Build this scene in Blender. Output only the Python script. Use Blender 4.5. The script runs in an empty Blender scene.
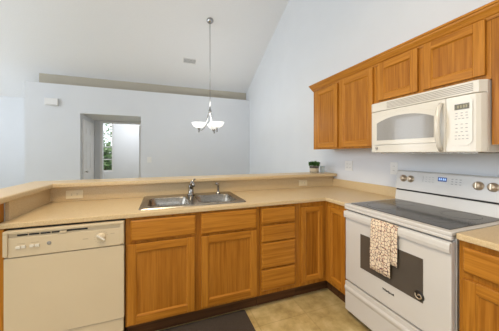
import bpy, bmesh, math, random
from mathutils import Vector, Matrix
random.seed(7)
S = bpy.context.scene
COL = S.collection
R = math.radians

# ------------------------------------------------------------------ camera
cam_d = bpy.data.cameras.new('camera')
cam_d.sensor_width = 36.0
cam_d.lens = 230.59 / 499 * 36.0
cam_d.shift_y = -11.92 / 499
cam_d.clip_start = 0.05
cam = bpy.data.objects.new('camera', cam_d)
COL.objects.link(cam)
cam.location = (-2.0694, -1.8031, 1.3269)
cam.rotation_euler = (R(90), 0, -0.3577)
S.camera = cam

# ------------------------------------------------------------------ world, lights, exposure
w = bpy.data.worlds.new('World'); S.world = w; w.use_nodes = True
bg = w.node_tree.nodes['Background']
bg.inputs['Color'].default_value = (0.86, 0.93, 1.0, 1)
bg.inputs['Strength'].default_value = 2.2

def area(name, loc, rot, sx, sy, power, col):
    l = bpy.data.lights.new(name, 'AREA'); l.shape = 'RECTANGLE'
    l.size = sx; l.size_y = sy; l.energy = power; l.color = col
    o = bpy.data.objects.new(name, l); COL.objects.link(o)
    o.location = loc; o.rotation_euler = rot
    return o
# area lights as daylight at the unseen rear and left windows
area('rear_window_daylight', (-2.6, -4.45, 1.5), (R(90), 0, 0), 3.4, 2.0, 6, (0.90, 0.95, 1.0))
area('left_window_daylight', (-6.85, -1.5, 2.3), (0, R(-90), 0), 2.2, 3.6, 62, (0.86, 0.93, 1.0))
area('living_window_daylight', (-6.85, 3.9, 2.0), (0, R(-90), 0), 1.3, 1.05, 18, (0.86, 0.93, 1.0))
area('great_room_fill_light', (-6.85, 1.9, 2.3), (0, R(-90), 0), 2.2, 1.7, 52, (0.84, 0.92, 1.0))  # extra light, added to brighten the upper room
# the study beyond the passage: an unseen fill light added to brighten it
area('study_fill_light', (-2.9, 6.0, 2.7), (0, 0, 0), 1.6, 1.2, 38, (0.97, 0.985, 1.0))
# the kitchen's ceiling fitting, above and behind the camera
kl = area('kitchen_ceiling_light', (-2.7, -1.1, 3.5), (0, R(-15), 0), 1.2, 0.6, 46, (1.0, 0.80, 0.54))
kl.data.spread = R(140)

vs = S.view_settings
vs.view_transform = 'Standard'; vs.look = 'None'; vs.gamma = 1.0; vs.use_curve_mapping = False
vs.exposure = -0.02

# ------------------------------------------------------------------ materials
def new_mat(name, col, rough=0.5, metal=0.0, spec=0.5):
    m = bpy.data.materials.new(name); m.use_nodes = True
    b = m.node_tree.nodes['Principled BSDF']
    b.inputs['Base Color'].default_value = (*col, 1)
    b.inputs['Roughness'].default_value = rough
    b.inputs['Metallic'].default_value = metal
    b.inputs['Specular IOR Level'].default_value = spec
    return m, m.node_tree.nodes, m.node_tree.links, b

def ramp(n, stops):
    r = n.new('ShaderNodeValToRGB')
    e = r.color_ramp.elements
    while len(e) > 1: e.remove(e[0])
    e[0].position = stops[0][0]; e[0].color = (*stops[0][1], 1)
    for p, c in stops[1:]:
        x = e.new(p); x.color = (*c, 1)
    return r

def mottled(name, c1, c2, scale, rough=0.5, metal=0.0, bump=0.0, detail=4, spec=0.5):
    m, n, l, b = new_mat(name, c1, rough, metal, spec)
    t = n.new('ShaderNodeTexCoord'); nz = n.new('ShaderNodeTexNoise')
    nz.inputs['Scale'].default_value = scale; nz.inputs['Detail'].default_value = detail
    l.new(t.outputs['Object'], nz.inputs['Vector'])
    r = ramp(n, [(0.32, c1), (0.68, c2)])
    l.new(nz.outputs['Fac'], r.inputs['Fac']); l.new(r.outputs['Color'], b.inputs['Base Color'])
    if bump:
        bp = n.new('ShaderNodeBump'); bp.inputs['Strength'].default_value = bump; bp.inputs['Distance'].default_value = 0.002
        l.new(nz.outputs['Fac'], bp.inputs['Height']); l.new(bp.outputs['Normal'], b.inputs['Normal'])
    return m

def wood(name, along, dark, mid, light, rough=0.32):
    """oak with its grain running along axis 0/1/2"""
    m, n, l, b = new_mat(name, mid, rough, 0.0, 0.22)
    t = n.new('ShaderNodeTexCoord')
    mp = n.new('ShaderNodeMapping')
    sc = [42.0, 42.0, 42.0]; sc[along] = 1.5
    mp.inputs['Scale'].default_value = sc
    l.new(t.outputs['Object'], mp.inputs['Vector'])
    nz = n.new('ShaderNodeTexNoise'); nz.inputs['Scale'].default_value = 1.0
    nz.inputs['Detail'].default_value = 5; nz.inputs['Distortion'].default_value = 0.6
    l.new(mp.outputs['Vector'], nz.inputs['Vector'])
    r = ramp(n, [(0.28, dark), (0.46, mid), (0.70, light)])
    l.new(nz.outputs['Fac'], r.inputs['Fac'])
    mp2 = n.new('ShaderNodeMapping'); sc2 = [170.0] * 3; sc2[along] = 6.0
    mp2.inputs['Scale'].default_value = sc2
    l.new(t.outputs['Object'], mp2.inputs['Vector'])
    nz2 = n.new('ShaderNodeTexNoise'); nz2.inputs['Scale'].default_value = 1.0; nz2.inputs['Detail'].default_value = 2
    l.new(mp2.outputs['Vector'], nz2.inputs['Vector'])
    r2 = ramp(n, [(0.3, (0.78, 0.74, 0.70)), (0.55, (1, 1, 1))])
    l.new(nz2.outputs['Fac'], r2.inputs['Fac'])
    mx = n.new('ShaderNodeMixRGB'); mx.blend_type = 'MULTIPLY'; mx.inputs['Fac'].default_value = 0.8
    l.new(r.outputs['Color'], mx.inputs['Color1']); l.new(r2.outputs['Color'], mx.inputs['Color2'])
    l.new(mx.outputs['Color'], b.inputs['Base Color'])
    return m

OD, OM, OL = (0.31, 0.112, 0.010), (0.44, 0.176, 0.019), (0.53, 0.226, 0.031)
M = {}
M['oak_v'] = wood('oak_upright_grain', 2, OD, OM, OL)
M['oak_x'] = wood('oak_grain_along_x', 0, OD, OM, OL)
M['oak_y'] = wood('oak_grain_along_y', 1, OD, OM, OL)
M['oak_panel'] = wood('oak_panel_upright_grain', 2, (0.27, 0.092, 0.008), (0.385, 0.147, 0.015), (0.47, 0.193, 0.025))
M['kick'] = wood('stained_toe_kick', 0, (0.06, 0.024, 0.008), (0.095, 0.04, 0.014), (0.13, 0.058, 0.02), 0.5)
M['wall'] = mottled('wall_paint', (0.70, 0.722, 0.752), (0.715, 0.737, 0.767), 3.0, 0.7)
M['ceil'] = mottled('ceiling_paint', (0.80, 0.81, 0.825), (0.82, 0.83, 0.845), 60.0, 0.85, bump=0.15)
M['recess'] = mottled('recess_shade_tan', (0.45, 0.41, 0.33), (0.47, 0.43, 0.35), 3.0, 0.8)  # tan stands in for the shade on the wall above the ledge
M['trim'] = mottled('white_trim_paint', (0.80, 0.80, 0.80), (0.82, 0.82, 0.82), 5.0, 0.35)
M['lam'] = mottled('speckled_beige_laminate', (0.575, 0.43, 0.235), (0.68, 0.53, 0.32), 180.0, 0.33, detail=2)
M['lam_edge'] = M['lam']
M['almond'] = mottled('almond_enamel', (0.63, 0.53, 0.37), (0.645, 0.545, 0.385), 4.0, 0.28)
M['cream'] = mottled('cream_plastic', (0.72, 0.685, 0.61), (0.73, 0.695, 0.62), 4.0, 0.13)
M['cream_dark'] = mottled('cream_vent_shadow_plastic', (0.33, 0.29, 0.24), (0.35, 0.31, 0.26), 4.0, 0.4)
M['white_enamel'] = mottled('white_enamel', (0.63, 0.61, 0.58), (0.645, 0.625, 0.595), 4.0, 0.2)
M['black'] = mottled('black_gap', (0.012, 0.011, 0.010), (0.018, 0.016, 0.015), 20.0, 0.5)
M['dglass'] = mottled('dark_oven_glass', (0.09, 0.075, 0.06), (0.10, 0.083, 0.066), 6.0, 0.12)
M['cooktop'] = mottled('black_ceramic_glass', (0.018, 0.018, 0.019), (0.03, 0.03, 0.032), 250.0, 0.13)
M['ring'] = mottled('grey_burner_ring', (0.10, 0.10, 0.105), (0.12, 0.12, 0.125), 90.0, 0.25)
M['steel'] = mottled('brushed_steel', (0.30, 0.275, 0.24), (0.42, 0.39, 0.345), 90.0, 0.27, 1.0)
M['chrome'] = mottled('chrome', (0.36, 0.355, 0.35), (0.42, 0.415, 0.41), 8.0, 0.16, 1.0)
M['nickel'] = mottled('satin_nickel', (0.52, 0.50, 0.47), (0.58, 0.56, 0.53), 30.0, 0.3, 1.0)
M['knob'] = mottled('warm_grey_knob', (0.55, 0.44, 0.32), (0.62, 0.51, 0.38), 30.0, 0.28, 0.6)
M['grey_mark'] = mottled('grey_print', (0.28, 0.27, 0.26), (0.33, 0.32, 0.31), 60.0, 0.5)
M['tan_mark'] = mottled('tan_print', (0.42, 0.34, 0.23), (0.46, 0.38, 0.26), 60.0, 0.5)
M['olive'] = mottled('olive_display', (0.09, 0.075, 0.03), (0.13, 0.11, 0.05), 120.0, 0.2)
M['olive_lit'] = mottled('olive_digits', (0.30, 0.26, 0.12), (0.34, 0.29, 0.14), 120.0, 0.3)
M['outlet_w'] = mottled('white_outlet_plastic', (0.80, 0.80, 0.78), (0.81, 0.81, 0.79), 10.0, 0.35)
M['outlet_b'] = mottled('ivory_outlet_plastic', (0.78, 0.68, 0.47), (0.79, 0.69, 0.48), 10.0, 0.35)
M['rug'] = mottled('charcoal_mat', (0.040, 0.029, 0.021), (0.070, 0.052, 0.039), 220.0, 0.95, bump=0.6)
M['pot'] = mottled('beige_ceramic', (0.46, 0.40, 0.30), (0.56, 0.49, 0.37), 60.0, 0.6)
M['pot_dark'] = mottled('dark_band', (0.06, 0.05, 0.04), (0.10, 0.085, 0.07), 60.0, 0.6)
M['soil'] = mottled('soil', (0.03, 0.02, 0.012), (0.06, 0.04, 0.025), 150.0, 0.95)
M['leaf'] = mottled('plant_leaf', (0.035, 0.10, 0.025), (0.09, 0.21, 0.05), 40.0, 0.5)
M['tree_leaf'] = mottled('tree_leaf', (0.12, 0.20, 0.08), (0.32, 0.40, 0.22), 2.0, 0.6)
M['bark'] = mottled('bark', (0.10, 0.07, 0.05), (0.17, 0.12, 0.09), 12.0, 0.9)
M['grass'] = mottled('lawn', (0.16, 0.28, 0.07), (0.28, 0.38, 0.13), 3.0, 0.9)
M['jar'] = mottled('pale_blue_glaze', (0.50, 0.62, 0.68), (0.58, 0.69, 0.74), 15.0, 0.2)
M['vent_dark'] = mottled('vent_slot', (0.16, 0.16, 0.16), (0.2, 0.2, 0.2), 30.0, 0.6)

# lit blue display
m, n, l, b = new_mat('blue_lit_display', (0.01, 0.03, 0.12), 0.2)
b.inputs['Emission Color'].default_value = (0.03, 0.10, 0.42, 1); b.inputs['Emission Strength'].default_value = 0.3
M['blue'] = m
m, n, l, b = new_mat('lit_digits', (0.3, 0.5, 0.9), 0.3)
b.inputs['Emission Color'].default_value = (0.45, 0.65, 1.0, 1); b.inputs['Emission Strength'].default_value = 0.45
M['digits'] = m
# lit frosted glass bowls
m, n, l, b = new_mat('lit_frosted_glass', (0.92, 0.92, 0.9), 0.4)
b.inputs['Emission Color'].default_value = (1.0, 0.97, 0.92, 1); b.inputs['Emission Strength'].default_value = 0.9
M['bowl'] = m
# clear glass
m = bpy.data.materials.new('clear_window_glass'); m.use_nodes = True
n, l = m.node_tree.nodes, m.node_tree.links
n.remove(n['Principled BSDF'])
tr = n.new('ShaderNodeBsdfTransparent'); gl = n.new('ShaderNodeBsdfGlossy'); gl.inputs['Roughness'].default_value = 0.02
mixs = n.new('ShaderNodeMixShader'); fr = n.new('ShaderNodeFresnel'); fr.inputs['IOR'].default_value = 1.3
l.new(fr.outputs[0], mixs.inputs[0]); l.new(tr.outputs[0], mixs.inputs[1]); l.new(gl.outputs[0], mixs.inputs[2])
l.new(mixs.outputs[0], n['Material Output'].inputs['Surface'])
M['glass'] = m
# microwave window: grey mesh glass
M['mesh_glass'] = mottled('grey_mesh_glass', (0.30, 0.29, 0.275), (0.34, 0.33, 0.315), 400.0, 0.08)

# vinyl tile floor
m, n, l, b = new_mat('sand_vinyl_tile', (0.5, 0.4, 0.25), 0.38)
t = n.new('ShaderNodeTexCoord')
mp = n.new('ShaderNodeMapping'); mp.inputs['Location'].default_value = (0.12, 0.17, 0)
l.new(t.outputs['Object'], mp.inputs['Vector'])
br = n.new('ShaderNodeTexBrick'); br.offset = 0.0
br.inputs['Scale'].default_value = 1.0; br.inputs['Brick Width'].default_value = 0.42; br.inputs['Row Height'].default_value = 0.42
br.inputs['Mortar Size'].default_value = 0.006; br.inputs['Mortar Smooth'].default_value = 0.6
br.inputs['Color1'].default_value = (0.95, 0.95, 0.95, 1); br.inputs['Color2'].default_value = (1.06, 1.05, 1.03, 1)
br.inputs['Mortar'].default_value = (0.80, 0.77, 0.70, 1)
l.new(mp.outputs['Vector'], br.inputs['Vector'])
nz = n.new('ShaderNodeTexNoise'); nz.inputs['Scale'].default_value = 7.0; nz.inputs['Detail'].default_value = 8; nz.inputs['Roughness'].default_value = 0.65
l.new(t.outputs['Object'], nz.inputs['Vector'])
r = ramp(n, [(0.33, (0.36, 0.26, 0.105)), (0.5, (0.52, 0.40, 0.18)), (0.68, (0.66, 0.53, 0.28))])
l.new(nz.outputs['Fac'], r.inputs['Fac'])
mx = n.new('ShaderNodeMixRGB'); mx.blend_type = 'MULTIPLY'; mx.inputs['Fac'].default_value = 0.8
l.new(r.outputs['Color'], mx.inputs['Color1']); l.new(br.outputs['Color'], mx.inputs['Color2'])
l.new(mx.outputs['Color'], b.inputs['Base Color'])
M['floor'] = m

# printed towel: dark lattice on a beige cloth, a few red patches
m, n, l, b = new_mat('printed_cotton', (0.7, 0.55, 0.38), 0.9)
t = n.new('ShaderNodeTexCoord')
nzd = n.new('ShaderNodeTexNoise'); nzd.inputs['Scale'].default_value = 14.0
l.new(t.outputs['Object'], nzd.inputs['Vector'])
mxv = n.new('ShaderNodeMixRGB'); mxv.inputs['Fac'].default_value = 0.03
l.new(t.outputs['Object'], mxv.inputs['Color1']); l.new(nzd.outputs['Color'], mxv.inputs['Color2'])
vo = n.new('ShaderNodeTexVoronoi'); vo.feature = 'DISTANCE_TO_EDGE'; vo.inputs['Scale'].default_value = 44.0; vo.inputs['Randomness'].default_value = 0.75
l.new(mxv.outputs['Color'], vo.inputs['Vector'])
r = ramp(n, [(0.0, (0.07, 0.035, 0.05)), (0.035, (0.20, 0.08, 0.07)), (0.075, (0.80, 0.67, 0.50))])
l.new(vo.outputs['Distance'], r.inputs['Fac'])
vo2 = n.new('ShaderNodeTexVoronoi'); vo2.inputs['Scale'].default_value = 52.0
l.new(t.outputs['Object'], vo2.inputs['Vector'])
r2 = ramp(n, [(0.0, (0.12, 0.10, 0.16)), (0.17, (0.62, 0.20, 0.13)), (0.27, (1, 1, 1))])
l.new(vo2.outputs['Distance'], r2.inputs['Fac'])
mx = n.new('ShaderNodeMixRGB'); mx.blend_type = 'MULTIPLY'; mx.inputs['Fac'].default_value = 0.85
l.new(r.outputs['Color'], mx.inputs['Color1']); l.new(r2.outputs['Color'], mx.inputs['Color2'])
l.new(mx.outputs['Color'], b.inputs['Base Color'])
M['towel'] = m

# ------------------------------------------------------------------ mesh helpers
class MB:
    """collects shapes in world coordinates; build() links them as ONE mesh object"""
    def __init__(self): self.v = []; self.f = []; self.mi = []; self.sm = []
    def add(self, vs, fs, mi=0, smooth=False):
        k = len(self.v); self.v += [tuple(x) for x in vs]
        for f in fs: self.f.append([i + k for i in f]); self.mi.append(mi); self.sm.append(smooth)
        return self
    def box(self, x0, x1, y0, y1, z0, z1, mi=0):
        x0, x1 = sorted((x0, x1)); y0, y1 = sorted((y0, y1)); z0, z1 = sorted((z0, z1))
        v = [(x, y, z) for z in (z0, z1) for y in (y0, y1) for x in (x0, x1)]
        return self.add(v, [(0, 2, 3, 1), (4, 5, 7, 6), (0, 1, 5, 4), (2, 6, 7, 3), (0, 4, 6, 2), (1, 3, 7, 5)], mi)
    def prism(self, pts, axis, a0, a1, mi=0, smooth=False):
        """polygon pts (2-D, the two other axes in order) extruded along axis"""
        def P(p, a):
            q = list(p); q.insert(axis, a); return tuple(q)
        n = len(pts); v = [P(p, a0) for p in pts] + [P(p, a1) for p in pts]
        self.add(v, [tuple(range(n)), tuple(range(2 * n - 1, n - 1, -1))], mi)
        k = len(self.v) - 2 * n
        for i in range(n):
            j = (i + 1) % n
            self.f.append([k + i, k + n + i, k + n + j, k + j]); self.mi.append(mi); self.sm.append(smooth)
        return self
    def tube(self, path, rad, seg=12, mi=0, cap=True):
        path = [Vector(p) for p in path]
        rads = rad if isinstance(rad, (list, tuple)) else [rad] * len(path)
        rings = []; up = Vector((0, 0, 1)); prev = None
        for i, p in enumerate(path):
            d = (path[min(i + 1, len(path) - 1)] - path[max(i - 1, 0)]).normalized()
            if prev is None:
                a = d.cross(up) if abs(d.dot(up)) < 0.95 else d.cross(Vector((1, 0, 0)))
            else:
                a = prev - d * prev.dot(d)
            a.normalize(); prev = a; b_ = d.cross(a)
            rings.append([p + (a * math.cos(2 * math.pi * k / seg) + b_ * math.sin(2 * math.pi * k / seg)) * rads[i] for k in range(seg)])
        v = [x for r_ in rings for x in r_]; f = []
        for i in range(len(rings) - 1):
            for k in range(seg):
                f.append((i * seg + k, i * seg + (k + 1) % seg, (i + 1) * seg + (k + 1) % seg, (i + 1) * seg + k))
        self.add(v, f, mi, True)
        if cap:
            k0 = len(self.v) - len(v)
            self.f.append([k0 + k for k in range(seg)][::-1]); self.mi.append(mi); self.sm.append(False)
            self.f.append([k0 + (len(rings) - 1) * seg + k for k in range(seg)]); self.mi.append(mi); self.sm.append(False)
        return self
    def lathe(self, prof, o, axis=(0, 0, 1), seg=24, mi=0, smooth=True):
        """profile of (radius, height) turned about axis through o"""
        A = Vector(axis).normalized(); q = A.to_track_quat('Z', 'Y').to_matrix(); o = Vector(o)
        v = []; f = []
        for rr, h in prof:
            for k in range(seg):
                a = 2 * math.pi * k / seg
                v.append(o + q @ Vector((rr * math.cos(a), rr * math.sin(a), h)))
        for i in range(len(prof) - 1):
            for k in range(seg):
                f.append((i * seg + k, i * seg + (k + 1) % seg, (i + 1) * seg + (k + 1) % seg, (i + 1) * seg + k))
        return self.add(v, f, mi, smooth)
    def cells(self, xs, ys, filled, z0, z1, mi=0):
        """a flat slab of the filled cells of a grid, no inner faces"""
        F = set(filled)
        def V(i, j, z): return (xs[i], ys[j], z)
        for i, j in F:
            self.add([V(i, j, z1), V(i + 1, j, z1), V(i + 1, j + 1, z1), V(i, j + 1, z1)], [(0, 1, 2, 3)], mi)
            self.add([V(i, j, z0), V(i, j + 1, z0), V(i + 1, j + 1, z0), V(i + 1, j, z0)], [(0, 1, 2, 3)], mi)
            for (di, dj), (p, q) in {(-1, 0): ((i, j + 1), (i, j)), (1, 0): ((i + 1, j), (i + 1, j + 1)), (0, -1): ((i, j), (i + 1, j)), (0, 1): ((i + 1, j + 1), (i, j + 1))}.items():
                if (i + di, j + dj) not in F:
                    self.add([V(*p, z0), V(*q, z0), V(*q, z1), V(*p, z1)], [(0, 1, 2, 3)], mi)
        return self
    def build(self, name, mats, parent=None, bevel=0.0, seg=2, weld=False):
        me = bpy.data.meshes.new(name)
        off = Vector((0, 0, 0)); p = parent
        while p is not None: off += Vector(p.location); p = p.parent
        me.from_pydata([tuple(Vector(x) - off) for x in self.v], [], self.f)
        if not isinstance(mats, (list, tuple)): mats = [mats]
        for x in mats: me.materials.append(M[x] if isinstance(x, str) else x)
        for i, pl in enumerate(me.polygons):
            pl.material_index = self.mi[i]; pl.use_smooth = self.sm[i]
        bm = bmesh.new(); bm.from_mesh(me)
        if weld: bmesh.ops.remove_doubles(bm, verts=bm.verts, dist=1e-5)
        bmesh.ops.recalc_face_normals(bm, faces=bm.faces)
        bm.to_mesh(me); bm.free()
        o = bpy.data.objects.new(name, me); COL.objects.link(o)
        if parent: o.parent = parent
        if bevel:
            bv = o.modifiers.new('bevel', 'BEVEL'); bv.width = bevel; bv.segments = seg; bv.limit_method = 'ANGLE'; bv.angle_limit = R(40)
            bv.harden_normals = False
        return o

def thing(name, loc, label, cat, group=None):
    o = bpy.data.objects.new(name, None); COL.objects.link(o)
    o.location = loc; o.empty_display_size = 0.1
    return tag(o, label, cat, group)
def tag(o, label, cat, group=None):
    o['label'] = label; o['category'] = cat
    if group: o['group'] = group
    return o
def struct(o):
    o['kind'] = 'structure'; return o
def letters(name, text, mat, parent, org, X, Y, size, depth=0.0006, align='CENTER'):
    cu = bpy.data.curves.new(name, 'FONT'); cu.body = text; cu.size = size; cu.align_x = align; cu.align_y = 'CENTER'; cu.extrude = depth; cu.offset = size * .03
    tmp = bpy.data.objects.new(name + '_tmp', cu); COL.objects.link(tmp)
    bpy.context.view_layer.update()
    me = bpy.data.meshes.new_from_object(tmp.evaluated_get(bpy.context.evaluated_depsgraph_get()))
    bpy.data.objects.remove(tmp)
    X = Vector(X); Y = Vector(Y); Z = X.cross(Y); org = Vector(org)
    off = Vector((0, 0, 0)); p = parent
    while p is not None: off += Vector(p.location); p = p.parent
    for v in me.vertices: v.co = org + X * v.co.x + Y * v.co.y + Z * v.co.z - off
    me.materials.clear(); me.materials.append(M[mat])
    o = bpy.data.objects.new(name, me); COL.objects.link(o); o.parent = parent
    return o

# ------------------------------------------------------------------ room shell
CEIL0, SL = 2.937 + 0.484 * 4.0, 0.484          # ceiling height is CEIL0 - SL*y in front of the ridge
RY = -0.6; RZ = CEIL0 - SL * RY                  # the ridge
def cz(y): return CEIL0 - SL * y if y >= RY else RZ + SL * (y - RY)
XL, YR, YB = -7.0, -4.6, 4.76
struct(MB().box(XL - .1, 0.1, YR - .1, 7.2, -0.1, 0.0).build('floor', 'floor'))
c = MB()
c.prism([(RY, RZ), (4.86, cz(4.86)), (4.86, cz(4.86) + .12), (RY, RZ + .12)], 0, XL - .1, 0.1)
c.prism([(YR - .1, cz(YR - .1)), (RY, RZ), (RY, RZ + .12), (YR - .1, cz(YR - .1) + .12)], 0, XL - .1, 0.1)
struct(c.build('ceiling', 'ceil'))
struct(MB().prism([(YR, 0), (4.86, 0), (4.86, cz(4.86)), (RY, RZ), (YR, cz(YR))], 0, 0.0, 0.1).build('wall_right', 'wall'))

def wall_with_holes(name, axis, a, thick, u0, u1, top, holes, mat='wall'):
    """upright wall in the plane axis=a; u along the other horizontal axis; holes (u0,u1,z0,z1); top(u) gives its height"""
    us = sorted({u0, u1, *[h[0] for h in holes], *[h[1] for h in holes]})
    mb = MB()
    for p, q in zip(us[:-1], us[1:]):
        hs = sorted([h for h in holes if h[0] <= p and h[1] >= q], key=lambda h: h[2])
        z = 0.0; spans = []
        for h in hs:
            if h[2] > z: spans.append((z, h[2]))
            z = h[3]
        for s0, s1 in spans: mb.prism([(p, s0), (q, s0), (q, s1), (p, s1)], axis, a, a + thick)
        mid = [RY] if axis == 0 and p < RY < q else []
        mb.prism([(p, z), (q, z), (q, top(q))] + [(x, top(x)) for x in mid] + [(p, top(p))], axis, a, a + thick)
    return struct(mb.build(name, mat))
# rear wall and left wall with their big windows, one added for fill light (behind and beside the camera)
wall_with_holes('wall_rear', 1, YR, -0.1, XL, 0.0, lambda u: cz(YR), [(-4.4, -0.9, 0.45, 2.45)])
wall_with_holes('wall_left', 0, XL, -0.1, YR, 4.86, cz, [(-3.4, 0.4, 1.1, 3.3), (1.0, 2.8, 1.1, 3.3), (3.35, 4.45, 1.3, 2.7)])
# partition with its flat top (plant ledge) and the passage opening
OX0, OX1, OZ, OYB = -3.636, -2.53, 2.137, 4.78
struct(MB().box(-4.514, OX0, 3.736, 3.99, 0, 2.691).box(OX0, OX1, 3.736, 3.99, OZ, 2.691).box(OX1, -0.002, 3.736, 3.99, 0, 2.691).build('wall_far', 'wall'))
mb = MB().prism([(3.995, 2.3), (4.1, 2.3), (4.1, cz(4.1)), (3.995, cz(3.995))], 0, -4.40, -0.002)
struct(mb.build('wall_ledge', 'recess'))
# passage behind the opening: two side walls, a lowered ceiling, an end wall with a doorway
p = MB().box(OX0 - .1, OX0, 3.992, OYB + .1, 0, 2.29).box(OX1, OX1 + .1, 3.992, OYB + .1, 0, 2.29).box(OX0, OX1, 3.992, OYB + .1, OZ, 2.29)
DX0, DX1, DZ = -3.47, -2.63, 2.085
p.box(OX0, DX0, OYB, OYB + .1, 0, OZ).box(DX1, OX1, OYB, OYB + .1, 0, OZ).box(DX0, DX1, OYB, OYB + .1, DZ, OZ)
struct(p.build('wall_passage', 'wall'))
struct(MB().box(-4.514, -4.40, 3.992, YB, 0, cz(YB) - .02).build('wall_hall', 'wall'))
mb = MB().prism([(YB, 0), (YB + .1, 0), (YB + .1, cz(YB + .1)), (YB, cz(YB))], 0, XL, -4.40)
struct(mb.build('wall_back', 'wall'))
# casing of the doorway
t_ = MB().box(DX0 - .055, DX0, OYB - .018, OYB - .001, 0, DZ + .045).box(DX1, DX1 + .055, OYB - .018, OYB - .001, 0, DZ + .045).box(DX0, DX1, OYB - .018, OYB - .001, DZ, DZ + .045)
struct(t_.build('trim_1', 'trim', bevel=.004))

def panel_door(name, w_, h_, mat='trim'):
    """six-panel style leaf in local coordinates: x along width, y thickness, z up"""
    mb = MB()
    mb.box(0, w_, -.016, .016, 0.01, h_)
    for cx0, cx1 in ((.10, w_ / 2 - .04), (w_ / 2 + .04, w_ - .10)):
        for z0, z1 in ((.16, .85), (.98, 1.60), (1.72, h_ - .12)):
            for s in (-1, 1):
                y0 = s * .016
                mb.box(cx0, cx1, y0, y0 + s * .004, z0, z1)
                mb.box(cx0 + .03, cx1 - .03, y0, y0 + s * .009, z0 + .03, z1 - .03)
    o = mb.build(name, mat, bevel=.003)
    k = MB().lathe([(0, -.075), (.018, -.073), (.026, -.058), (.02, -.042), (.009, -.035), (.009, -.018), (.026, -.016), (.026, .016), (.009, .018), (.009, .035), (.02, .042), (.026, .058), (.018, .073), (0, .075)], (w_ - .06, 0, .95), (0, 1, 0), 16)
    k.build('door_knob', 'nickel', o)
    for z in (.25, 1.05, 1.80):
        MB().tube([(0.0, -.022, z - .05), (0.0, -.022, z + .05)], .009, 8).build('hinge', 'nickel', o)
    return struct(o)
d1 = panel_door('door_1', 0.70, 2.03)             # closet door on the passage's left side
d1.location = (OX0 + .018, 4.56, 0); d1.rotation_euler = (0, 0, R(-90))
d2 = panel_door('door_2', 0.80, 2.05)             # study door, swung in
d2.location = (DX1 - .012, OYB + .03, 0); d2.rotation_euler = (0, 0, R(180 - 92))
# study behind: walls, ceiling, window
SY = 7.0
W0, W1, WZ0, WZ1 = -4.75, -3.63, 0.72, 2.38
s_ = MB()
s_.box(-5.4, W0, SY, SY + .12, 0, 2.75).box(W1, -1.2, SY, SY + .12, 0, 2.75).box(W0, W1, SY, SY + .12, 0, WZ0).box(W0, W1, SY, SY + .12, WZ1, 2.75)
s_.box(-5.5, -5.4, OYB + .11, SY + .12, 0, 2.75).box(-1.2, -1.1, OYB + .11, SY + .12, 0, 2.75)
s_.box(-5.5, OX0 - .105, OYB + .105, OYB + .13, 0, 2.75).box(OX1 + .105, -1.1, OYB + .105, OYB + .13, 0, 2.75)
struct(s_.build('wall_study', 'wall'))
struct(MB().box(-5.5, -1.1, OYB + .14, SY + .12, 2.752, 2.80).build('ceiling_study', 'ceil'))
def window(name, axis, a, u0, u1, z0, z1, nu, nz_, inner):
    """frame with muntins and one pane, in the plane axis=a"""
    def B(mb, p0, p1, q0, q1, d0, d1):
        return mb.box(p0, p1, d0, d1, q0, q1) if axis == 1 else mb.box(d0, d1, p0, p1, q0, q1)
    f = MB(); t = .05; d0, d1 = a - .03, a + .03
    B(f, u0, u0 + t, z0, z1, d0, d1); B(f, u1 - t, u1, z0, z1, d0, d1)
    B(f, u0 + t, u1 - t, z0, z0 + t, d0, d1); B(f, u0 + t, u1 - t, z1 - t, z1, d0, d1)
    for i in range(1, nu):
        x = u0 + (u1 - u0) * i / nu; B(f, x - .012, x + .012, z0 + t, z1 - t, a - .015, a + .015)
    for i in range(1, nz_):
        z = z0 + (z1 - z0) * i / nz_; B(f, u0 + t, u1 - t, z - .012, z + .012, a - .014, a + .014)
    o = struct(f.build(name, 'trim'))
    g = MB(); B(g, u0 + t, u1 - t, z0 + t, z1 - t, a - .003, a + .003); g.build('pane', 'glass', o)
    return o
window('window_1', 1, SY + .06, W0, W1, WZ0, WZ1, 2, 4, -1)
window('window_2', 1, YR - .05, -4.4, -0.9, 0.45, 2.45, 3, 2, 1)
window('window_3', 0, XL - .05, -3.4, 0.4, 1.1, 3.3, 3, 2, 1)
window('window_4', 0, XL - .05, 3.35, 4.45, 1.3, 2.7, 2, 2, 1)
window('added_window_5', 0, XL - .05, 1.0, 2.8, 1.1, 3.3, 2, 2, 1)  # unseen window, added to go with the great room fill
# pony wall carrying the bar ledge
PX0, PX1 = -3.115, -2.985
pw = MB().cells([PX0, PX1, 0.0], [0.055, 0.632, 0.755], [(0, 0), (0, 1), (1, 1)], 0, 1.038)
struct(pw.build('wall_peninsula', 'wall', weld=True))

# ------------------------------------------------------------------ worktops
CT, CB = 0.914, 0.881
BS = 0.608                                        # back of the sink worktop
FX = -0.642                                       # front edge on the range side
ys0, ys1 = -0.289, -1.051                         # range's two sides
SKX0, SKX1, SKY0, SKY1 = -2.215, -1.425, 0.075, 0.56   # sink cut-out
xs = [-2.983, SKX0, SKX1, FX, -0.003]; ysl = [ys0 + .003, -0.025, SKY0, SKY1, BS]
fl = [(i, j) for i in range(4) for j in (1, 2, 3) if not (i == 1 and j == 2)] + [(3, 0)]
wt = MB().cells(xs, ysl, fl, CB, CT).build('worktop', 'lam', bevel=.006, weld=True)
tag(wt, 'long speckled beige laminate worktop holding the sink, turning the corner to the range', 'worktop')
MB().box(-2.983, -0.003, BS + .002, BS + .022, CT, 1.036).build('backsplash', 'lam', wt)
MB().box(-2.983, -2.963, 0.055, BS + .002, CT, 1.036).build('backsplash', 'lam', wt)
MB().box(-0.023, -0.003, ys0 + .003, BS + .002, CT, 1.008).build('backsplash', 'lam', wt, bevel=.003)
wt2 = MB().box(FX, -0.003, -2.0, ys1 - .003, CB, CT).build('worktop', 'lam', bevel=.006)
tag(wt2, 'short beige laminate worktop right of the white range, at the photo edge', 'worktop')
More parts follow.
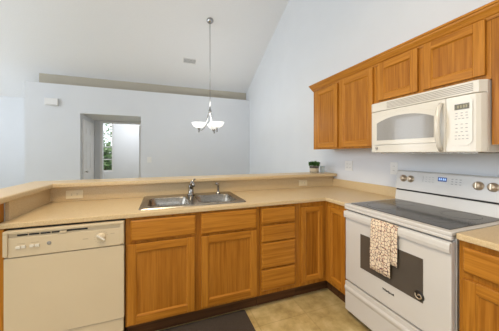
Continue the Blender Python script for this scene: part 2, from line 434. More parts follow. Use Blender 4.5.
MB().box(-0.023, -0.003, -2.0, ys1 - .003, CT, 1.008).build('backsplash', 'lam', wt2)
lg = MB().cells([-3.165, -2.925, -0.003], [-0.20, 0.548, 0.84], [(0, 0), (0, 1), (1, 1)], 1.040, 1.077)
lg = lg.build('bar_ledge', 'lam', bevel=.009, seg=3, weld=True)
tag(lg, 'raised beige bar ledge on the low wall behind sink and dishwasher', 'bar ledge')

# ------------------------------------------------------------------ cabinets
DEP = 0.617
def P(run, a, d, z):
    """a along the run, d out from the cabinet face: sink run looks to -y, range run to -x"""
    return (a, -d, z) if run == 's' else (-DEP - d, a, z) if run == 'r' else (-0.305 - d, a, z)
def rbox(mb, run, a0, a1, d0, d1, z0, z1, mi=0):
    p, q = P(run, a0, d0, z0), P(run, a1, d1, z1)
    return mb.box(p[0], q[0], p[1], q[1], z0, z1, mi)
def grain(run): return 'oak_x' if run == 's' else 'oak_y'
def add_door(parent, run, a0, a1, z0, z1, fw=0.055, th=0.020, label=None):
    a0, a1 = sorted((a0, a1)); g = 0.001
    mb = MB()
    rbox(mb, run, a0, a0 + fw, g, th, z0, z1); rbox(mb, run, a1 - fw, a1, g, th, z0, z1)
    rbox(mb, run, a0 + fw, a1 - fw, g, th, z0, z0 + fw, 1); rbox(mb, run, a0 + fw, a1 - fw, g, th, z1 - fw, z1, 1)
    # sloped inner lip
    lip = .008
    for s in range(4):
        o_ = [(a0 + fw, z0 + fw), (a1 - fw, z0 + fw), (a1 - fw, z1 - fw), (a0 + fw, z1 - fw)]
        i_ = [(a0 + fw + lip, z0 + fw + lip), (a1 - fw - lip, z0 + fw + lip), (a1 - fw - lip, z1 - fw - lip), (a0 + fw + lip, z1 - fw - lip)]
        k = (s + 1) % 4
        mb.add([P(run, o_[s][0], th - .004, o_[s][1]), P(run, o_[k][0], th - .004, o_[k][1]), P(run, i_[k][0], .010, i_[k][1]), P(run, i_[s][0], .010, i_[s][1])], [(0, 1, 2, 3)], 1 if s in (0, 2) else 0)
    o = mb.build('door', ['oak_v', grain(run)], parent, bevel=.003)
    pn = MB(); rbox(pn, run, a0 + fw, a1 - fw, .003, .010, z0 + fw, z1 - fw)
    pn.build('door_panel', 'oak_panel', o)
    if label: o['label'] = label
    return o
def add_front(parent, run, a0, a1, z0, z1, name='drawer', th=0.020):
    a0, a1 = sorted((a0, a1)); e = .010
    mb = MB()
    rbox(mb, run, a0, a1, .001, th - .007, z0, z1)
    q = [(a0, z0), (a1, z0), (a1, z1), (a0, z1)]; r_ = [(a0 + e, z0 + e), (a1 - e, z0 + e), (a1 - e, z1 - e), (a0 + e, z1 - e)]
    v = [P(run, x, th - .007, z) for x, z in q] + [P(run, x, th, z) for x, z in r_]
    mb.add(v, [(0, 1, 5, 4), (1, 2, 6, 5), (2, 3, 7, 6), (3, 0, 4, 7), (4, 5, 6, 7)])
    return mb.build(name, grain(run), parent, bevel=.002)
TK = 0.119
def base_unit(name, run, a0, a1, label):
    a0, a1 = sorted((a0, a1)); g = .001
    base = P(run, (a0 + a1) / 2, -.3, 0)
    t = thing(name, base, label, 'base cabinet')
    c = MB(); dp = -(BS - .02)
    rbox(c, run, a0 + g, a0 + .018, -.019, dp, TK, CB - .002); rbox(c, run, a1 - .018, a1 - g, -.019, dp, TK, CB - .002)
    rbox(c, run, a0 + .018, a1 - .018, -.019, dp, TK, TK + .018); rbox(c, run, a0 + .018, a1 - .018, dp + .008, dp, TK + .018, CB - .002)
    c.build('carcass', 'oak_v', t)
    f = MB(); rbox(f, run, a0 + g, a1 - g, 0, -.019, TK, CB - .002); f.build('face_frame', 'oak_panel', t)  # frame takes the darker oak, painting in the shade between the doors
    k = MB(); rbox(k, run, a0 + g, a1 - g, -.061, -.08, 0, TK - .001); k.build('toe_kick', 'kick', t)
    return t
# sink base
sb = base_unit('sink_base_cabinet', 's', -2.316, -1.308, 'wide honey oak base cabinet under the steel sink')
add_front(sb, 's', -2.283, -1.838, .714, .860, 'false_drawer_front')
add_front(sb, 's', -1.795, -1.336, .706, .866, 'false_drawer_front')
add_door(sb, 's', -2.303, -1.846, .136, .694)
add_door(sb, 's', -1.795, -1.336, .143, .688)
# drawers
db = base_unit('drawer_base_cabinet', 's', -1.306, -0.916, 'honey oak base cabinet with four stacked drawers, right of the sink cabinet')
for z0, z1 in ((.728, .860), (.574, .710), (.350, .562), (.158, .334)):
    add_front(db, 's', -1.290, -0.962, z0, z1)
# corner unit
ct = thing('corner_base_cabinet', (-0.45, .2, 0), 'oak corner base cabinet with two narrow doors meeting at an inside corner', 'base cabinet')
c = MB(); c.box(-0.914, -.896, .019, .58, TK, CB - .002); c.box(-0.598, -.05, ys0 + .004, ys0 + .022, TK, CB - .002); c.box(-.896, -.05, .57, .58, TK, CB - .002)
c.box(-.896, -.05, .019, .57, TK, TK + .018)
c.build('carcass', 'oak_v', ct)
MB().box(-0.914, -DEP, 0, .019, TK, CB - .002).box(-DEP, -DEP + .019, ys0 + .004, .019, TK, CB - .002).build('face_frame', 'oak_v', ct)
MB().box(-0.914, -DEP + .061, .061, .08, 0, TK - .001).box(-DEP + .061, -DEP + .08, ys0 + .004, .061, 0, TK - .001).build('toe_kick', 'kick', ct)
add_door(ct, 's', -0.899, -0.664, .160, .838, .045, label='narrow door facing the kitchen, left of the corner')
add_door(ct, 'r', -0.262, -0.047, .160, .838, .045, label='narrow door beside the range, right of the corner')
# right of the range
rb = base_unit('base_cabinet', 'r', -1.985, ys1 - .005, 'oak base cabinet with one drawer over a door, right of the range')
add_front(rb, 'r', -1.50, -1.078, .722, .850)
add_door(rb, 'r', -1.50, -1.078, .140, .690)
add_front(rb, 'r', -1.96, -1.53, .722, .850)
add_door(rb, 'r', -1.96, -1.53, .140, .690)
# end panel left of the dishwasher, closing the low wall's end
ep = MB().box(-3.115, -2.952, -.02, .05, 0, 0.879).box(-3.115, -2.985, -.02, .05, .879, 1.038).build('end_panel', 'oak_v', bevel=.002)
tag(ep, 'dark oak end panel at left edge beside the almond dishwasher', 'cabinet panel')

# wall cabinets
UB, UT = 1.382, 2.129
def wall_unit(name, y0, y1, z0, z1, label):
    y0, y1 = sorted((y0, y1))
    t = thing(name, (-.15, (y0 + y1) / 2, z0), label, 'wall cabinet')
    MB().box(-.286, -.002, y0 + .001, y1 - .001, z0, z1).build('carcass', 'oak_v', t)
    MB().box(-.305, -.286, y0 + .001, y1 - .001, z0 - .004, z1).build('face_frame', 'oak_v', t)
    return t
u1 = wall_unit('wall_cabinet', .622, ys0, UB, UT, 'tall oak wall cabinet with two doors, left of the microwave')
add_door(u1, 'u', .560, .186, UB + .012, 2.085); add_door(u1, 'u', .146, -.262, UB + .012, 2.095)
u2 = wall_unit('wall_cabinet', ys0, ys1, 1.762, UT, 'short oak wall cabinet with two doors directly above the microwave')
add_door(u2, 'u', -.318, -.648, 1.784, 2.105); add_door(u2, 'u', -.686, -1.028, 1.784, 2.108)
u3 = wall_unit('wall_cabinet', ys1, -1.98, UB, UT, 'tall oak wall cabinet right of the microwave, cut by the photo edge')
add_door(u3, 'u', -1.096, -1.50, UB + .012, 2.098); add_door(u3, 'u', -1.535, -1.94, UB + .012, 2.098)
# crown moulding: one mitred run
prof = [(.002, 2.098), (.006, 2.098), (.010, 2.112), (.016, 2.118), (.022, 2.132), (.033, 2.150), (.036, 2.160), (.043, 2.164), (.043, 2.177), (.002, 2.177)]
mb = MB(); rings = []
for o_, z in prof:
    rings.append([(-.003, .622 + o_, z), (-.305 - o_, .622 + o_, z), (-.305 - o_, -1.98, z)])
v = [q for r_ in rings for q in r_]; f = []
for i in range(len(prof)):
    j = (i + 1) % len(prof)
    for k in range(2): f.append((i * 3 + k, i * 3 + k + 1, j * 3 + k + 1, j * 3 + k))
f.append(tuple(i * 3 for i in range(len(prof)))); f.append(tuple(i * 3 + 2 for i in range(len(prof)))[::-1])
cm = mb.add(v, f).build('crown_moulding', 'oak_y')
tag(cm, 'stepped oak crown moulding along the top of the wall cabinets', 'moulding')

# ------------------------------------------------------------------ sink, faucet, sprayer
sk = thing('kitchen_sink', (-1.82, .32, CT), 'stainless steel double bowl sink set into the beige worktop', 'sink')
b1 = (-2.186, -1.862, .105, .462); b2 = (-1.792, -1.455, .105, .462)
def rr(x0, x1, y0, y1, r_, n_=5):
    pts = []
    for cx, cy, a0 in ((x1 - r_, y0 + r_, -90), (x1 - r_, y1 - r_, 0), (x0 + r_, y1 - r_, 90), (x0 + r_, y0 + r_, 180)):
        for k in range(n_ + 1):
            a = R(a0 + 90 * k / n_); pts.append((cx + r_ * math.cos(a), cy + r_ * math.sin(a)))
    return pts
# deck: flat sheet with two rounded openings made by filling between loops
bm = bmesh.new()
ez = CT + .0075
def loop(pts, z):
    vs_ = [bm.verts.new((x, y, z)) for x, y in pts]
    return [bm.edges.new((vs_[i], vs_[(i + 1) % len(vs_)])) for i in range(len(vs_))], vs_
eo, vo_ = loop(rr(-2.236, -1.404, .048, .598, .03), ez)
e1, v1 = loop(rr(*b1, .06), ez); e2, v2 = loop(rr(*b2, .06), ez)
bmesh.ops.triangle_fill(bm, edges=eo + e1 + e2, use_beauty=True)
for bnd, vv in ((b1, v1), (b2, v2)):
    prev = vv
    for ins, z, r_ in ((.004, CT + .001, .06), (.010, CT - .10, .065), (.016, CT - .15, .07), (.045, CT - .176, .08)):
        cur = [bm.verts.new((x, y, z)) for x, y in rr(bnd[0] + ins, bnd[1] - ins, bnd[2] + ins, bnd[3] - ins, r_)]
        for i in range(len(cur)):
            j = (i + 1) % len(cur)
            fc = bm.faces.new((prev[i], prev[j], cur[j], cur[i])); fc.smooth = True
        prev = cur
    bm.faces.new(prev)
# rolled outer lip
low = [bm.verts.new((x, y, CT + .0005)) for x, y in rr(-2.242, -1.398, .042, .604, .034)]
for i in range(len(low)):
    j = (i + 1) % len(low); bm.faces.new((vo_[i], vo_[j], low[j], low[i]))
bmesh.ops.recalc_face_normals(bm, faces=bm.faces)
me = bpy.data.meshes.new('basin')
for v in bm.verts: v.co -= Vector(sk.location)
bm.to_mesh(me); bm.free(); me.materials.append(M['steel'])
o = bpy.data.objects.new('basin', me); COL.objects.link(o); o.parent = sk
for bx in (b1, b2):
    MB().lathe([(0, .004), (.02, .002), (.035, .003), (.045, .0055), (.048, .0035), (.048, .001)], ((bx[0] + bx[1]) / 2, (bx[2] + bx[3]) / 2, CT - .176), (0, 0, 1), 20).build('drain', 'chrome', sk)

FXc, FYc = -1.815, .512
fa = thing('faucet', (FXc, FYc, ez), 'chrome single lever faucet standing behind the sink divider', 'faucet')
MB().lathe([(.0, 0.001), (.036, 0.001), (.036, .008), (.028, .016), (.024, .05), (.024, .085), (.021, .10), (0, .104)], (FXc, FYc, ez), (0, 0, 1), 20).build('faucet_body', 'chrome', fa)
MB().tube([(FXc, FYc - .012, ez + .07), (FXc + .003, FYc - .045, ez + .110), (FXc + .006, FYc - .085, ez + .128), (FXc + .008, FYc - .120, ez + .122), (FXc + .009, FYc - .135, ez + .104)], [.016, .0145, .013, .012, .012], 12).build('spout', 'chrome', fa)
MB().tube([(FXc, FYc, ez + .095), (FXc + .006, FYc + .004, ez + .12), (FXc + .02, FYc + .008, ez + .142), (FXc + .042, FYc + .01, ez + .155)], [.017, .014, .010, .007], 10).build('lever', 'chrome', fa)
SXc, SYc = -1.545, .512
sp = thing('side_sprayer', (SXc, SYc, ez), 'small chrome side sprayer on the sink deck, right of the faucet', 'sprayer')
MB().lathe([(0, .001), (.024, .001), (.024, .006), (.015, .012), (.012, .03), (0, .03)], (SXc, SYc, ez), (0, 0, 1), 16).build('holder', 'chrome', sp)
MB().tube([(SXc, SYc, ez + .028), (SXc, SYc, ez + .075), (SXc - .004, SYc - .004, ez + .096), (SXc - .03, SYc - .016, ez + .104)], [.0095, .0115, .013, .0125], 10).build('spray_head', 'chrome', sp)

# ------------------------------------------------------------------ dishwasher
X0, X1 = -2.947, -2.3195
dw = thing('dishwasher', ((X0 + X1) / 2, .3, 0), 'almond built-in dishwasher with a dial, at the left under the worktop', 'dishwasher')
MB().box(X0 + .006, X1 - .006, .0, .56, .02, .872).build('tub', 'black', dw)
cp = MB()
Z0, Z1 = .711, .868
cp.box(X0, X1, -.03, -.001, Z0, Z1)
cp.box(X0, X1, -.044, -.03, Z1 - .016, Z1).box(X0, X0 + .022, -.044, -.03, Z0 + .01, Z1 - .016).box(X1 - .022, X1, -.044, -.03, Z0 + .01, Z1 - .016)
cp.box(X0 + .022, X1 - .022, -.038, -.03, Z0, .826)
cpo = cp.build('control_panel', 'almond', dw, bevel=.003)
# handle pocket and its dark vent slots
for a, b_ in ((-2.885, -2.835), (-2.829, -2.78), (-2.774, -2.725), (-2.719, -2.676)):
    MB().box(a, b_, -.0325, -.0301, .834, .8435).build('vent_slot', 'black', cpo)
MB().box(-2.64, -2.53, -.0322, -.0301, .836, .846).build('vent_slot', 'black', cpo)
MB().box(-2.676, -2.64, -.043, -.0301, .829, .843).build('latch', 'almond', cpo, bevel=.003)
for x in (-2.877, -2.851, -2.812, -2.786):
    MB().box(x - .011, x + .011, -.046, -.0375, .762, .779).build('push_button', 'cream', cpo, bevel=.003)
for x in (-2.864, -2.799): MB().box(x - .019, x + .019, -.0388, -.0375, .788, .791).build('button_print', 'tan_mark', cpo)
bd = MB().lathe([(0, .003), (.009, .003), (.0115, .0015), (.0115, 0)], (-2.729, -.0375, .776), (0, -1, 0), 16).build('round_badge', 'grey_mark', cpo)
MB().box(-2.555, -2.525, -.0388, -.0375, .774, .778).build('button_print', 'tan_mark', cpo)
dl = MB().lathe([(0, .012), (.020, .011), (.026, .004), (.027, 0)], (-2.452, -.038, .777), (0, -1, 0), 24).build('dial', 'almond', cpo)
MB().prism([(-2.478, .792), (-2.470, .800), (-2.426, .765), (-2.432, .756)], 1, -.062, -.048).build('dial_grip', 'cream', dl, bevel=.003)
tk_ = MB()
for k in range(14):
    a = R(20 + k * 22); cx, czz = -2.452 + .038 * math.cos(a), .777 + .038 * math.sin(a)
    tk_.box(cx - .0035, cx + .0035, -.0388, -.0375, czz - .0012, czz + .0012)
tk_.box(-2.40, -2.375, -.0388, -.0375, .792, .795)
tk_.build('dial_print', 'tan_mark', cpo)
MB().box(X0, X1, -.034, -.001, .210, Z0 - .005).build('door_panel', 'almond', dw, bevel=.004)
MB().box(X0 + .004, X1 - .004, -.026, -.001, .115, .205).build('lower_panel', 'almond', dw, bevel=.003)
MB().box(X0 + .004, X1 - .004, .05, .06, .0, .112).build('kick_panel', 'black', dw)

# ------------------------------------------------------------------ range
RX = -.660
rg = thing('electric_range', (-.35, (ys0 + ys1) / 2, 0), 'white freestanding electric range with black glass cooktop under the microwave', 'range')
ra, rz_ = ys0 - .004, ys1 + .004
MB().box(-.62, -.02, rz_, ra, .045, .893).build('body', 'white_enamel', rg)
# cooktop frame and glass
cf = MB().box(RX - .008, -.035, rz_ - .002, ra + .002, .8935, .916)
cf.box(RX - .008, RX + .012, rz_ - .002, ra + .002, .872, .8935)
cfo = cf.build('cooktop_frame', 'white_enamel', rg, bevel=.006, seg=3)
ctop = MB().box(-.625, -.095, rz_ + .028, ra - .028, .9165, .9195).build('cooktop_glass', 'cooktop', rg)
for cx, cy, r_ in ((-.47, -.49, .115), (-.47, -.86, .09), (-.22, -.48, .08), (-.22, -.86, .105)):
    MB().lathe([(r_ - .004, .0001), (r_ - .004, .0006), (r_, .0006), (r_, .0001)], (cx, cy, .9195), (0, 0, 1), 40).build('burner_ring', 'ring', ctop)
# backguard: sloping control panel over a lower splash strip, black gap between
bgz = MB().prism([(-.085, .9165), (-.035, .9165), (-.035, 1.000), (-.072, 1.000)], 1, rz_, ra)
bgo = bgz.build('backguard', 'white_enamel', rg, bevel=.003)
MB().box(-.066, -.035, rz_ + .002, ra - .002, 1.001, 1.012).build('panel_gap', 'black', bgo)
pan = MB().prism([(-.082, 1.013), (-.024, 1.013), (-.024, 1.176), (-.046, 1.176), (-.058, 1.168)], 1, rz_, ra).build('control_panel', 'white_enamel', rg, bevel=.005, seg=3)
def onpan(y, z, out=0.0):
    t = (z - 1.013) / (1.168 - 1.013); x = -.082 + (.082 - .058) * t
    return Vector((x, y, z)) + NP * out
NP = Vector((-.155, 0, -.0 - .024)).normalized(); NP = Vector((-.155, 0, .024)).normalized()
UPP = Vector((.024, 0, .155)).normalized()
for y in (-.362, -.424, -.882, -.957):
    k = MB().lathe([(.030, .0005), (.030, .004), (.026, .006), (.022, .008), (.020, .024), (.017, .027), (0, .027)], onpan(y, 1.108), NP, 24).build('knob', 'knob', pan)
    c0 = onpan(y, 1.108, .027)
    MB().add([c0 + UPP * a + Vector((0, b_, 0)) + NP * h for h in (0, .007) for a, b_ in ((-.018, -.004), (-.018, .004), (.018, .004), (.018, -.004))], [(0, 1, 2, 3), (4, 5, 6, 7), (0, 1, 5, 4), (1, 2, 6, 5), (2, 3, 7, 6), (3, 0, 4, 7)]).build('knob_grip', 'knob', k)
def plaque(name, mat, parent, y0, y1, z0, z1, h0=.0003, h1=.0015):
    vs_ = [onpan(y, z, h) for h in (h0, h1) for y, z in ((y0, z0), (y1, z0), (y1, z1), (y0, z1))]
    return MB().add(vs_, [(0, 1, 2, 3), (4, 5, 6, 7), (0, 1, 5, 4), (1, 2, 6, 5), (2, 3, 7, 6), (3, 0, 4, 7)]).build(name, mat, parent)
dsp = plaque('display', 'blue', pan, -.694, -.634, 1.112, 1.144)
for i, y in enumerate((-.645, -.657, -.672, -.684)):
    plaque('digit', 'digits', dsp, y - .004, y + .004, 1.121, 1.137, .0017, .0022)
for y in (-.55, -.575, -.60):
    for z in (1.10, 1.118, 1.136): plaque('button_print', 'grey_mark', pan, y - .006, y + .006, z - .0012, z + .0012)
for y in (-.73, -.755, -.78):
    for z in (1.10, 1.118, 1.136): plaque('button_print', 'grey_mark', pan, y - .006, y + .006, z - .0025, z + .0025)
plaque('button_print', 'grey_mark', pan, -.526, -.5245, 1.095, 1.14)
# oven door
dz0, dz1 = .296, .862
od = MB().box(RX, -.622, rz_ + .003, ra - .003, dz0, dz1).build('oven_door', 'white_enamel', rg, bevel=.006, seg=3)
MB().box(RX - .0035, RX - .0002, -.905, -.452, .458, .716).build('oven_window', 'dglass', od, bevel=.002)
MB().prism([(RX - .016, .804), (RX - .020, .826), (RX - .018, .848), (RX - .014, .858), (RX - .006, .860), (RX - .006, .804)], 1, rz_ + .002, ra - .002).box(RX - .0065, RX - .0002, ra - .036, ra - .003, .806, .856).box(RX - .0065, RX - .0002, rz_ + .003, rz_ + .036, .806, .856).build('door_handle', 'white_enamel', od, bevel=.004)
letters('range_lettering', 'Whirlpool', 'black', od, (RX - .0008, -.682, .402), (0, -1, 0), (0, 0, 1), .020)
# round sticker with a swirl
st = MB().lathe([(0, .0012), (.027, .0012), (.029, .0)], (RX - .0036, -.884, .492), (-1, 0, 0), 24).build('sticker', 'black', od)
swp = [(RX - .0056, -.884 + (.004 + .0016 * k) * math.cos(k * .55), .492 + (.004 + .0016 * k) * math.sin(k * .55)) for k in range(13)]
MB().tube(swp, .0035, 6).build('swirl', 'knob', st)
# storage drawer
dr = MB().prism([(-.622, .052), (RX - .004, .052), (RX - .004, .205), (RX - .012, .225), (RX - .012, .238), (RX - .003, .252), (RX - .003, .284), (-.622, .284)], 1, rz_ + .003, ra - .003).build('storage_drawer', 'white_enamel', rg, bevel=.004)
MB().box(-.60, -.05, rz_ + .02, ra - .02, .0, .045).build('plinth', 'black', rg)

# towel over the handle
def cloth(pts2, y0, y1, th, ny, wav, seed):
    """strip following pts2 (x,z) swept from y0 to y1, with gentle folds, closed with thickness"""
    random.seed(seed); n_ = len(pts2); vs_ = []; fs = []
    for s in (0, 1):
        for i, (x, z) in enumerate(pts2):
            for j in range(ny + 1):
                u = j / ny; y = y0 + (y1 - y0) * u
                amp = wav * min(1.0, max(0.0, (.83 - z) / .2))
                dx = amp * math.sin(u * 9.0 + 2.0 * (z * 3) + seed)
                nx = -th if s else 0
                vs_.append((x - abs(dx) + (nx if z < .83 else nx * .5), y, z + (th * .8 if s and z >= .83 else 0)))
    def I(s, i, j): return s * n_ * (ny + 1) + i * (ny + 1) + j
    for i in range(n_ - 1):
        for j in range(ny):
            for s in (0, 1): fs.append((I(s, i, j), I(s, i, j + 1), I(s, i + 1, j + 1), I(s, i + 1, j)))
    for i in range(n_ - 1):
        for j in (0, ny): fs.append((I(0, i, j), I(1, i, j), I(1, i + 1, j), I(0, i + 1, j)))
    for j in range(ny):
        for i in (0, n_ - 1): fs.append((I(0, i, j), I(1, i, j), I(1, i, j + 1), I(0, i, j + 1)))
    mb = MB(); mb.add(vs_, fs, 0, True); return mb
HX = RX - .0215
tw = thing('dish_towel', (HX, -.66, .50), 'beige patterned dish towel folded over the oven door handle', 'towel')
front = [(RX - .0065, .8640), (HX + .007, .8625), (HX + .001, .853), (HX - .0035, .828)] + [(HX - .0035, .82 - .0305 * k) for k in range(1, 11)]
cloth(front, -.568, -.720, .004, 14, .007, 1).build('front_layer', 'towel', tw)
back = [(RX - .0065, .8630), (HX + .0075, .8615), (HX + .002, .852), (HX - .0012, .828)] + [(HX - .0012, .82 - .0305 * k) for k in range(1, 8)]
cloth(back, -.690, -.764, .002, 8, .003, 2).build('back_layer', 'towel', tw)

# ------------------------------------------------------------------ microwave
mw = thing('microwave', (-.19, (ys0 + ys1) / 2, 1.335), 'cream over-the-range microwave mounted below the short oak cabinet', 'microwave')
ma, mz_ = ys0 - .002, ys1 + .004
MZ0, MZ1 = 1.335, 1.754
MB().box(-.335, -.004, mz_, ma, MZ0, MZ1).build('body', 'cream', mw, bevel=.003)
# top vent strip with louvres
vt = MB().prism([(-.3355, ma), (-.368, ma), (-.376, ma - .02), (-.376, mz_ + .05), (-.369, mz_ + .024), (-.3355, mz_)], 2, 1.682, MZ1).build('vent_strip', 'cream', mw, bevel=.004)
for k in range(5):
    z = 1.694 + k * .0105
    MB().box(-.3775, -.3765, -1.000, -.445, z, z + .0042).build('louvre_slot', 'cream_dark', vt)
# bowed door front, control side
dface = [(-.3355, ma), (-.366, ma), (-.373, ma - .012), (-.378, ma - .10), (-.381, ma - .30), (-.381, -.862), (-.3355, -.862)]
do = MB().prism(dface, 2, MZ0 + .002, 1.678).build('door', 'cream', mw, bevel=.003)
cs = [(-.3355, -.864), (-.381, -.864), (-.379, mz_ + .06), (-.374, mz_ + .035), (-.364, mz_ + .016), (-.345, mz_ + .004), (-.3355, mz_)]
cso = MB().prism(cs, 2, MZ0 + .002, 1.678).build('control_panel', 'cream', mw, bevel=.003)
# arched window with its raised frame
def arch(y0, y1, z0, zs, zt, n_=14):
    pts = [(y0, z0), (y1, z0)]
    for k in range(n_ + 1):
        u = k / n_; pts.append((y1 + (y0 - y1) * u, zt - (zt - zs) * abs(2 * u - 1) ** 2.2))
    return pts
wf = MB().prism(arch(-.332, -.822, 1.400, 1.608, 1.652), 0, -.3865, -.3815).build('window_frame', 'cream', do, bevel=.002)
MB().prism(arch(-.362, -.797, 1.436, 1.578, 1.622), 0, -.3885, -.3867).build('window_glass', 'mesh_glass', wf)
hp = []
for k in range(13):
    u = k / 12; hp.append((-.384 - .050 * math.sin(math.pi * u) ** .6, -.838 - .006 * math.sin(math.pi * u), 1.348 + u * .300))
MB().tube(hp, [.0125 + .002 * math.sin(math.pi * k / 12) for k in range(13)], 14).build('handle', 'cream', do)
MB().prism([(-.882, 1.645), (-.882, 1.395), (-.900, 1.375), (-.975, 1.375), (-1.000, 1.40), (-1.000, 1.645)], 0, -.3825, -.3812).build('keypad', 'cream', cso)
ds = MB().box(-.3845, -.3827, -.985, -.912, 1.594, 1.628).build('display', 'olive', cso)
for y in (-.930, -.945, -.960, -.972): MB().box(-.3852, -.3846, y - .004, y + .004, 1.603, 1.619).build('digit', 'olive_lit', ds)
for r_, z in enumerate((1.573, 1.556, 1.539, 1.505, 1.482, 1.459, 1.436, 1.416)):
    kb = MB()
    for y in ((-.918, -.936, -.955, -.975) if r_ in (2, 6, 7) else (-.922, -.948, -.972)):
        kb.box(-.3836, -.3826, y - .0055, y + .0055, z - .002, z + .002)
    kb.build('key_row', 'grey_mark', cso)
bdg = MB().lathe([(0, .003), (.010, .003), (.012, .0015), (.012, 0)], (-.3795, -.352, 1.372), (-1, 0, 0), 16).build('round_badge', 'grey_mark', do)
MB().lathe([(.0065, .0031), (.0065, .0037), (.008, .0037), (.008, .0031)], (-.3795, -.352, 1.372), (-1, 0, 0), 16).build('badge_ring', 'outlet_w', bdg)
MB().box(-.32, -.05, mz_ + .05, ma - .05, MZ0 - .006, MZ0 - .001).build('grease_filter', 'steel', mw)

# ------------------------------------------------------------------ outlets, switch, chime, vent
def outlet(name, axis, c, hw, hh, gangs, horiz, mat, label, cat='outlet'):
    """plate on a wall looking to -y (axis 1) or -x (axis 0)"""
    cx, cy, czz = c
    def B(mb, u0, u1, z0, z1, d0, d1):
        return mb.box(cx + u0, cx + u1, cy - d1, cy - d0, czz + z0, czz + z1) if axis == 1 else mb.box(cx - d1, cx - d0, cy + u0, cy + u1, czz + z0, czz + z1)
    t = thing(name, c, label, cat)
    B(MB(), -hw, hw, -hh, hh, .0005, .006).build('cover_plate', mat, t, bevel=.002)
    for g_ in gangs:
        for s in (-1, 1):
            du, dz = (s * .02, 0) if horiz else (g_, s * .02)
            B(MB(), du - .0135, du + .0135, dz - .0135, dz + .0135, .0062, .0085).build('receptacle', mat, t, bevel=.003)
            sl = MB()
            for q in (-.005, .005):
                if horiz: B(sl, du - .004, du + .004, dz + q - .001, dz + q + .001, .0086, .0092)
                else: B(sl, du + q - .001, du + q + .001, dz - .004, dz + .004, .0086, .0092)
            sl.build('slot', 'black', t)
    return t
outlet('wall_outlet', 1, (-2.792, BS + .002, .972), .062, .036, (0,), True, 'outlet_b', 'ivory outlet plate in the backsplash above the dishwasher')
outlet('wall_outlet', 1, (-.470, BS + .002, .968), .058, .034, (0,), True, 'outlet_b', 'ivory outlet plate in the backsplash right of the sink, below the potted plant')
outlet('wall_outlet', 0, (0, .352, 1.182), .060, .058, (-.024, .024), False, 'outlet_w', 'wide white double outlet plate on the grey wall below the tall oak cabinet')
outlet('wall_outlet', 0, (0, -.222, 1.186), .038, .058, (0,), False, 'outlet_w', 'single white outlet plate on the wall at the range backguard corner')
t = thing('light_switch', (-2.36, 3.736, 1.19), 'white light switch plate on the far wall right of the passage', 'light switch')
MB().box(-2.405, -2.315, 3.729, 3.7355, 1.13, 1.25).build('cover_plate', 'outlet_w', t, bevel=.002)
MB().box(-2.376, -2.344, 3.7255, 3.7288, 1.157, 1.223).build('rocker', 'outlet_w', t, bevel=.002)
t = thing('door_chime', (-4.09, 3.736, 2.33), 'white door chime box high on the far wall, left of the passage', 'door chime')
MB().box(-4.20, -3.99, 3.69, 3.7355, 2.262, 2.398).build('cover', 'trim', t, bevel=.006)
MB().box(-4.17, -4.02, 3.6875, 3.6898, 2.275, 2.279).build('seam', 'grey_mark', t)
# ceiling vent, lying in the slope
vc = Vector((-1.545, 3.245, cz(3.245)))
ax = Vector((1, 0, 0)); ay = Vector((0, 1, -SL)).normalized(); an = ax.cross(ay)  # an looks up
def slab(mb, u0, u1, v0, v1, n0, n1):
    vs_ = [vc + ax * u + ay * v_ - an * n_ for n_ in (n0, n1) for u, v_ in ((u0, v0), (u1, v0), (u1, v1), (u0, v1))]
    return mb.add(vs_, [(0, 1, 2, 3), (4, 5, 6, 7), (0, 1, 5, 4), (1, 2, 6, 5), (2, 3, 7, 6), (3, 0, 4, 7)])
t = thing('ceiling_vent', vc, 'small rectangular air vent in the sloped ceiling left of the pendant rod', 'air vent')
f = MB()
slab(f, -.15, .15, -.085, -.06, .0005, .008); slab(f, -.15, .15, .06, .085, .0005, .008); slab(f, -.15, -.125, -.06, .06, .0005, .008); slab(f, .125, .15, -.06, .06, .0005, .008)
f.build('frame', 'trim', t)
slab(MB(), -.125, .125, -.06, .06, .0004, .0025).build('backing', 'vent_dark', t)
for k in range(6):
    v_ = -.05 + k * .02; slab(MB(), -.124, .124, v_ - .004, v_ + .004, .003, .0075).build('slat', 'trim', t)

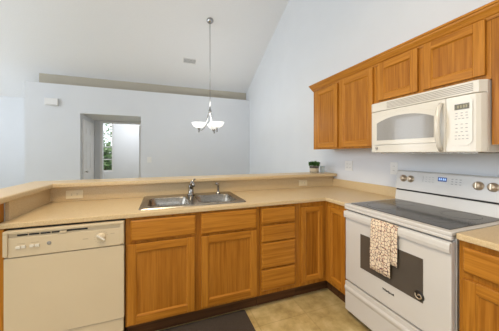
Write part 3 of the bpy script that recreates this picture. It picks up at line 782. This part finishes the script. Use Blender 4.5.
# ------------------------------------------------------------------ pendant
PX, PY = -1.278, 2.354; PZ = cz(PY)
pl = thing('pendant_chandelier', (PX, PY, 1.75), 'nickel chandelier with three white glass bowls hanging from the sloped ceiling', 'chandelier')
MB().lathe([(0, -.06), (.02, -.055), (.05, -.03), (.062, -.008), (.062, .0)], (PX, PY, PZ - .001), (0, SL, 1), 24).build('canopy', 'chrome', pl)
MB().tube([(PX, PY, PZ - .05), (PX, PY, 2.16)], .006, 8).build('rod', 'chrome', pl)
MB().lathe([(0, 2.18), (.008, 2.175), (.012, 2.13), (.030, 2.10), (.032, 2.085), (.018, 2.06), (.010, 2.03), (0, 2.02)], (PX, PY, 0), (0, 0, 1), 16).build('hub', 'chrome', pl)
for k, ang in enumerate((197 - 20.5, 77 - 20.5, -43 - 20.5)):
    a = R(ang); dx, dy = math.cos(a), math.sin(a); rr_ = .197
    bx_, by_ = PX + dx * rr_, PY + dy * rr_
    arm = [(PX + dx * q, PY + dy * q, z) for q, z in ((.01, 2.08), (.035, 2.03), (.05, 1.95), (.07, 1.85), (.11, 1.775), (.15, 1.745), (.19, 1.755), (.197, 1.78))]
    MB().tube(arm, .0065, 8).build('arm', 'chrome', pl)
    MB().lathe([(0, 1.735), (.012, 1.74), (.014, 1.76), (.012, 1.80), (.03, 1.806), (.03, 1.812), (0, 1.813)], (bx_, by_, -.03), (0, 0, 1), 14).build('socket', 'chrome', pl)
    MB().lathe([(0, 1.815), (.05, 1.818), (.09, 1.842), (.116, 1.878), (.126, 1.907), (.121, 1.907), (.111, 1.882), (.086, 1.848), (.048, 1.825), (0, 1.822)], (bx_, by_, -.03), (0, 0, 1), 28).build('glass_bowl', 'bowl', pl)
    ld = bpy.data.lights.new('bulb', 'POINT'); ld.energy = 4; ld.color = (1, .97, .93); ld.shadow_soft_size = .05
    lo = bpy.data.objects.new('bulb', ld); COL.objects.link(lo); lo.location = (bx_, by_, 1.92)

# ------------------------------------------------------------------ plant and cup on the ledge, floor mat
px_, py_, pz = -.24, .70, 1.0775
pt = thing('potted_plant', (px_, py_, pz), 'small green potted plant in a beige pot on the bar ledge corner', 'plant')
MB().lathe([(0, 0), (.050, 0), (.056, .012), (.058, .06), (.058, .088), (.053, .088), (.052, .072), (0, .072)], (px_, py_, pz), (0, 0, 1), 28).build('pot', 'pot', pt)
MB().lathe([(.0585, .062), (.0592, .064), (.0592, .086), (.0585, .0882)], (px_, py_, pz), (0, 0, 1), 28).build('pot_band', 'pot_dark', pt)
MB().lathe([(.0582, .0135), (.0588, .0145), (.0588, .0165), (.0582, .0175)], (px_, py_, pz), (0, 0, 1), 28).build('pot_band', 'pot_dark', pt)
MB().lathe([(.051, .0735), (.03, .080), (0, .082)], (px_, py_, pz), (0, 0, 1), 20).build('soil', 'soil', pt)
random.seed(3); lf = MB()
for k in range(340):
    th = random.uniform(0, 2 * math.pi); ph = random.uniform(.15, 1.35)
    rr_ = random.uniform(.55, 1.0)
    q = math.sqrt(random.random()) * .058; hz = random.uniform(.088, .134)
    c0 = Vector((px_ + math.cos(th) * q, py_ + math.sin(th) * q, pz + hz))
    d = Vector((math.cos(th) * q * 18, math.sin(th) * q * 18, random.uniform(.1, 1.2))).normalized()
    s_ = d.cross(Vector((random.uniform(-1, 1), random.uniform(-1, 1), random.uniform(-1, 1)))).normalized()
    L, W = random.uniform(.018, .028), random.uniform(.006, .010); nn = d.cross(s_) * .003
    lf.add([c0, c0 + d * L * .5 + s_ * W + nn, c0 + d * L, c0 + d * L * .5 - s_ * W + nn], [(0, 1, 2), (0, 2, 3)])
for k in range(14):
    th = k * 2.4; q = .045
    lf.tube([(px_, py_, pz + .078), (px_ + math.cos(th) * q, py_ + math.sin(th) * q, pz + .13)], .0015, 5)
lf.build('foliage', 'leaf', pt)
cup = MB().lathe([(0, .001), (.024, .001), (.027, .006), (.029, .05), (.030, .088), (.0275, .088), (.0262, .05), (.024, .012), (0, .01)], (-.108, .705, pz), (0, 0, 1), 24).build('cup', 'jar')
tag(cup, 'pale blue cup on the bar ledge, right beside the potted plant', 'cup')
rgm = MB().prism(rr(-2.14, -1.425, -.47, .038, .02), 2, .001, .011).build('floor_mat', 'rug', bevel=.003)
tag(rgm, 'dark charcoal floor mat in front of the sink cabinet', 'mat')

# ------------------------------------------------------------------ outside the study window
struct(MB().box(-14, 4, 7.3, 26, -.25, -.15).build('ground', 'grass'))
def tree(x, y, h, r_, seed, label):
    random.seed(seed)
    t = thing('garden_tree', (x, y, -.15), label, 'tree', None)
    MB().tube([(x, y, -.15), (x + .05, y, h * .35), (x, y + .05, h * .75)], [.13, .10, .04], 8).build('trunk', 'bark', t)
    lf = MB()
    for k in range(1100):
        u = random.uniform(-1, 1); th = random.uniform(0, 6.283); q = random.random() ** .4 * r_
        c0 = Vector((x + q * math.cos(th) * math.sqrt(1 - u * u), y + q * math.sin(th) * math.sqrt(1 - u * u), h * .72 + q * u * 1.1))
        d = Vector((random.uniform(-1, 1), random.uniform(-1, 1), random.uniform(-.6, .6))).normalized()
        s_ = d.cross(Vector((random.uniform(-1, 1), random.uniform(-1, 1), 1))).normalized()
        L = random.uniform(.16, .30)
        lf.add([c0, c0 + d * L * .5 + s_ * L * .35, c0 + d * L, c0 + d * L * .5 - s_ * L * .35], [(0, 1, 2), (0, 2, 3)])
    lf.build('crown', 'tree_leaf', t)
tree(-6.3, 14.0, 4.6, 1.9, 11, 'tall leafy tree seen through the study window')
tree(-4.9, 12.0, 1.5, 0.75, 12, 'low leafy bush seen through the study window, below the tall tree')
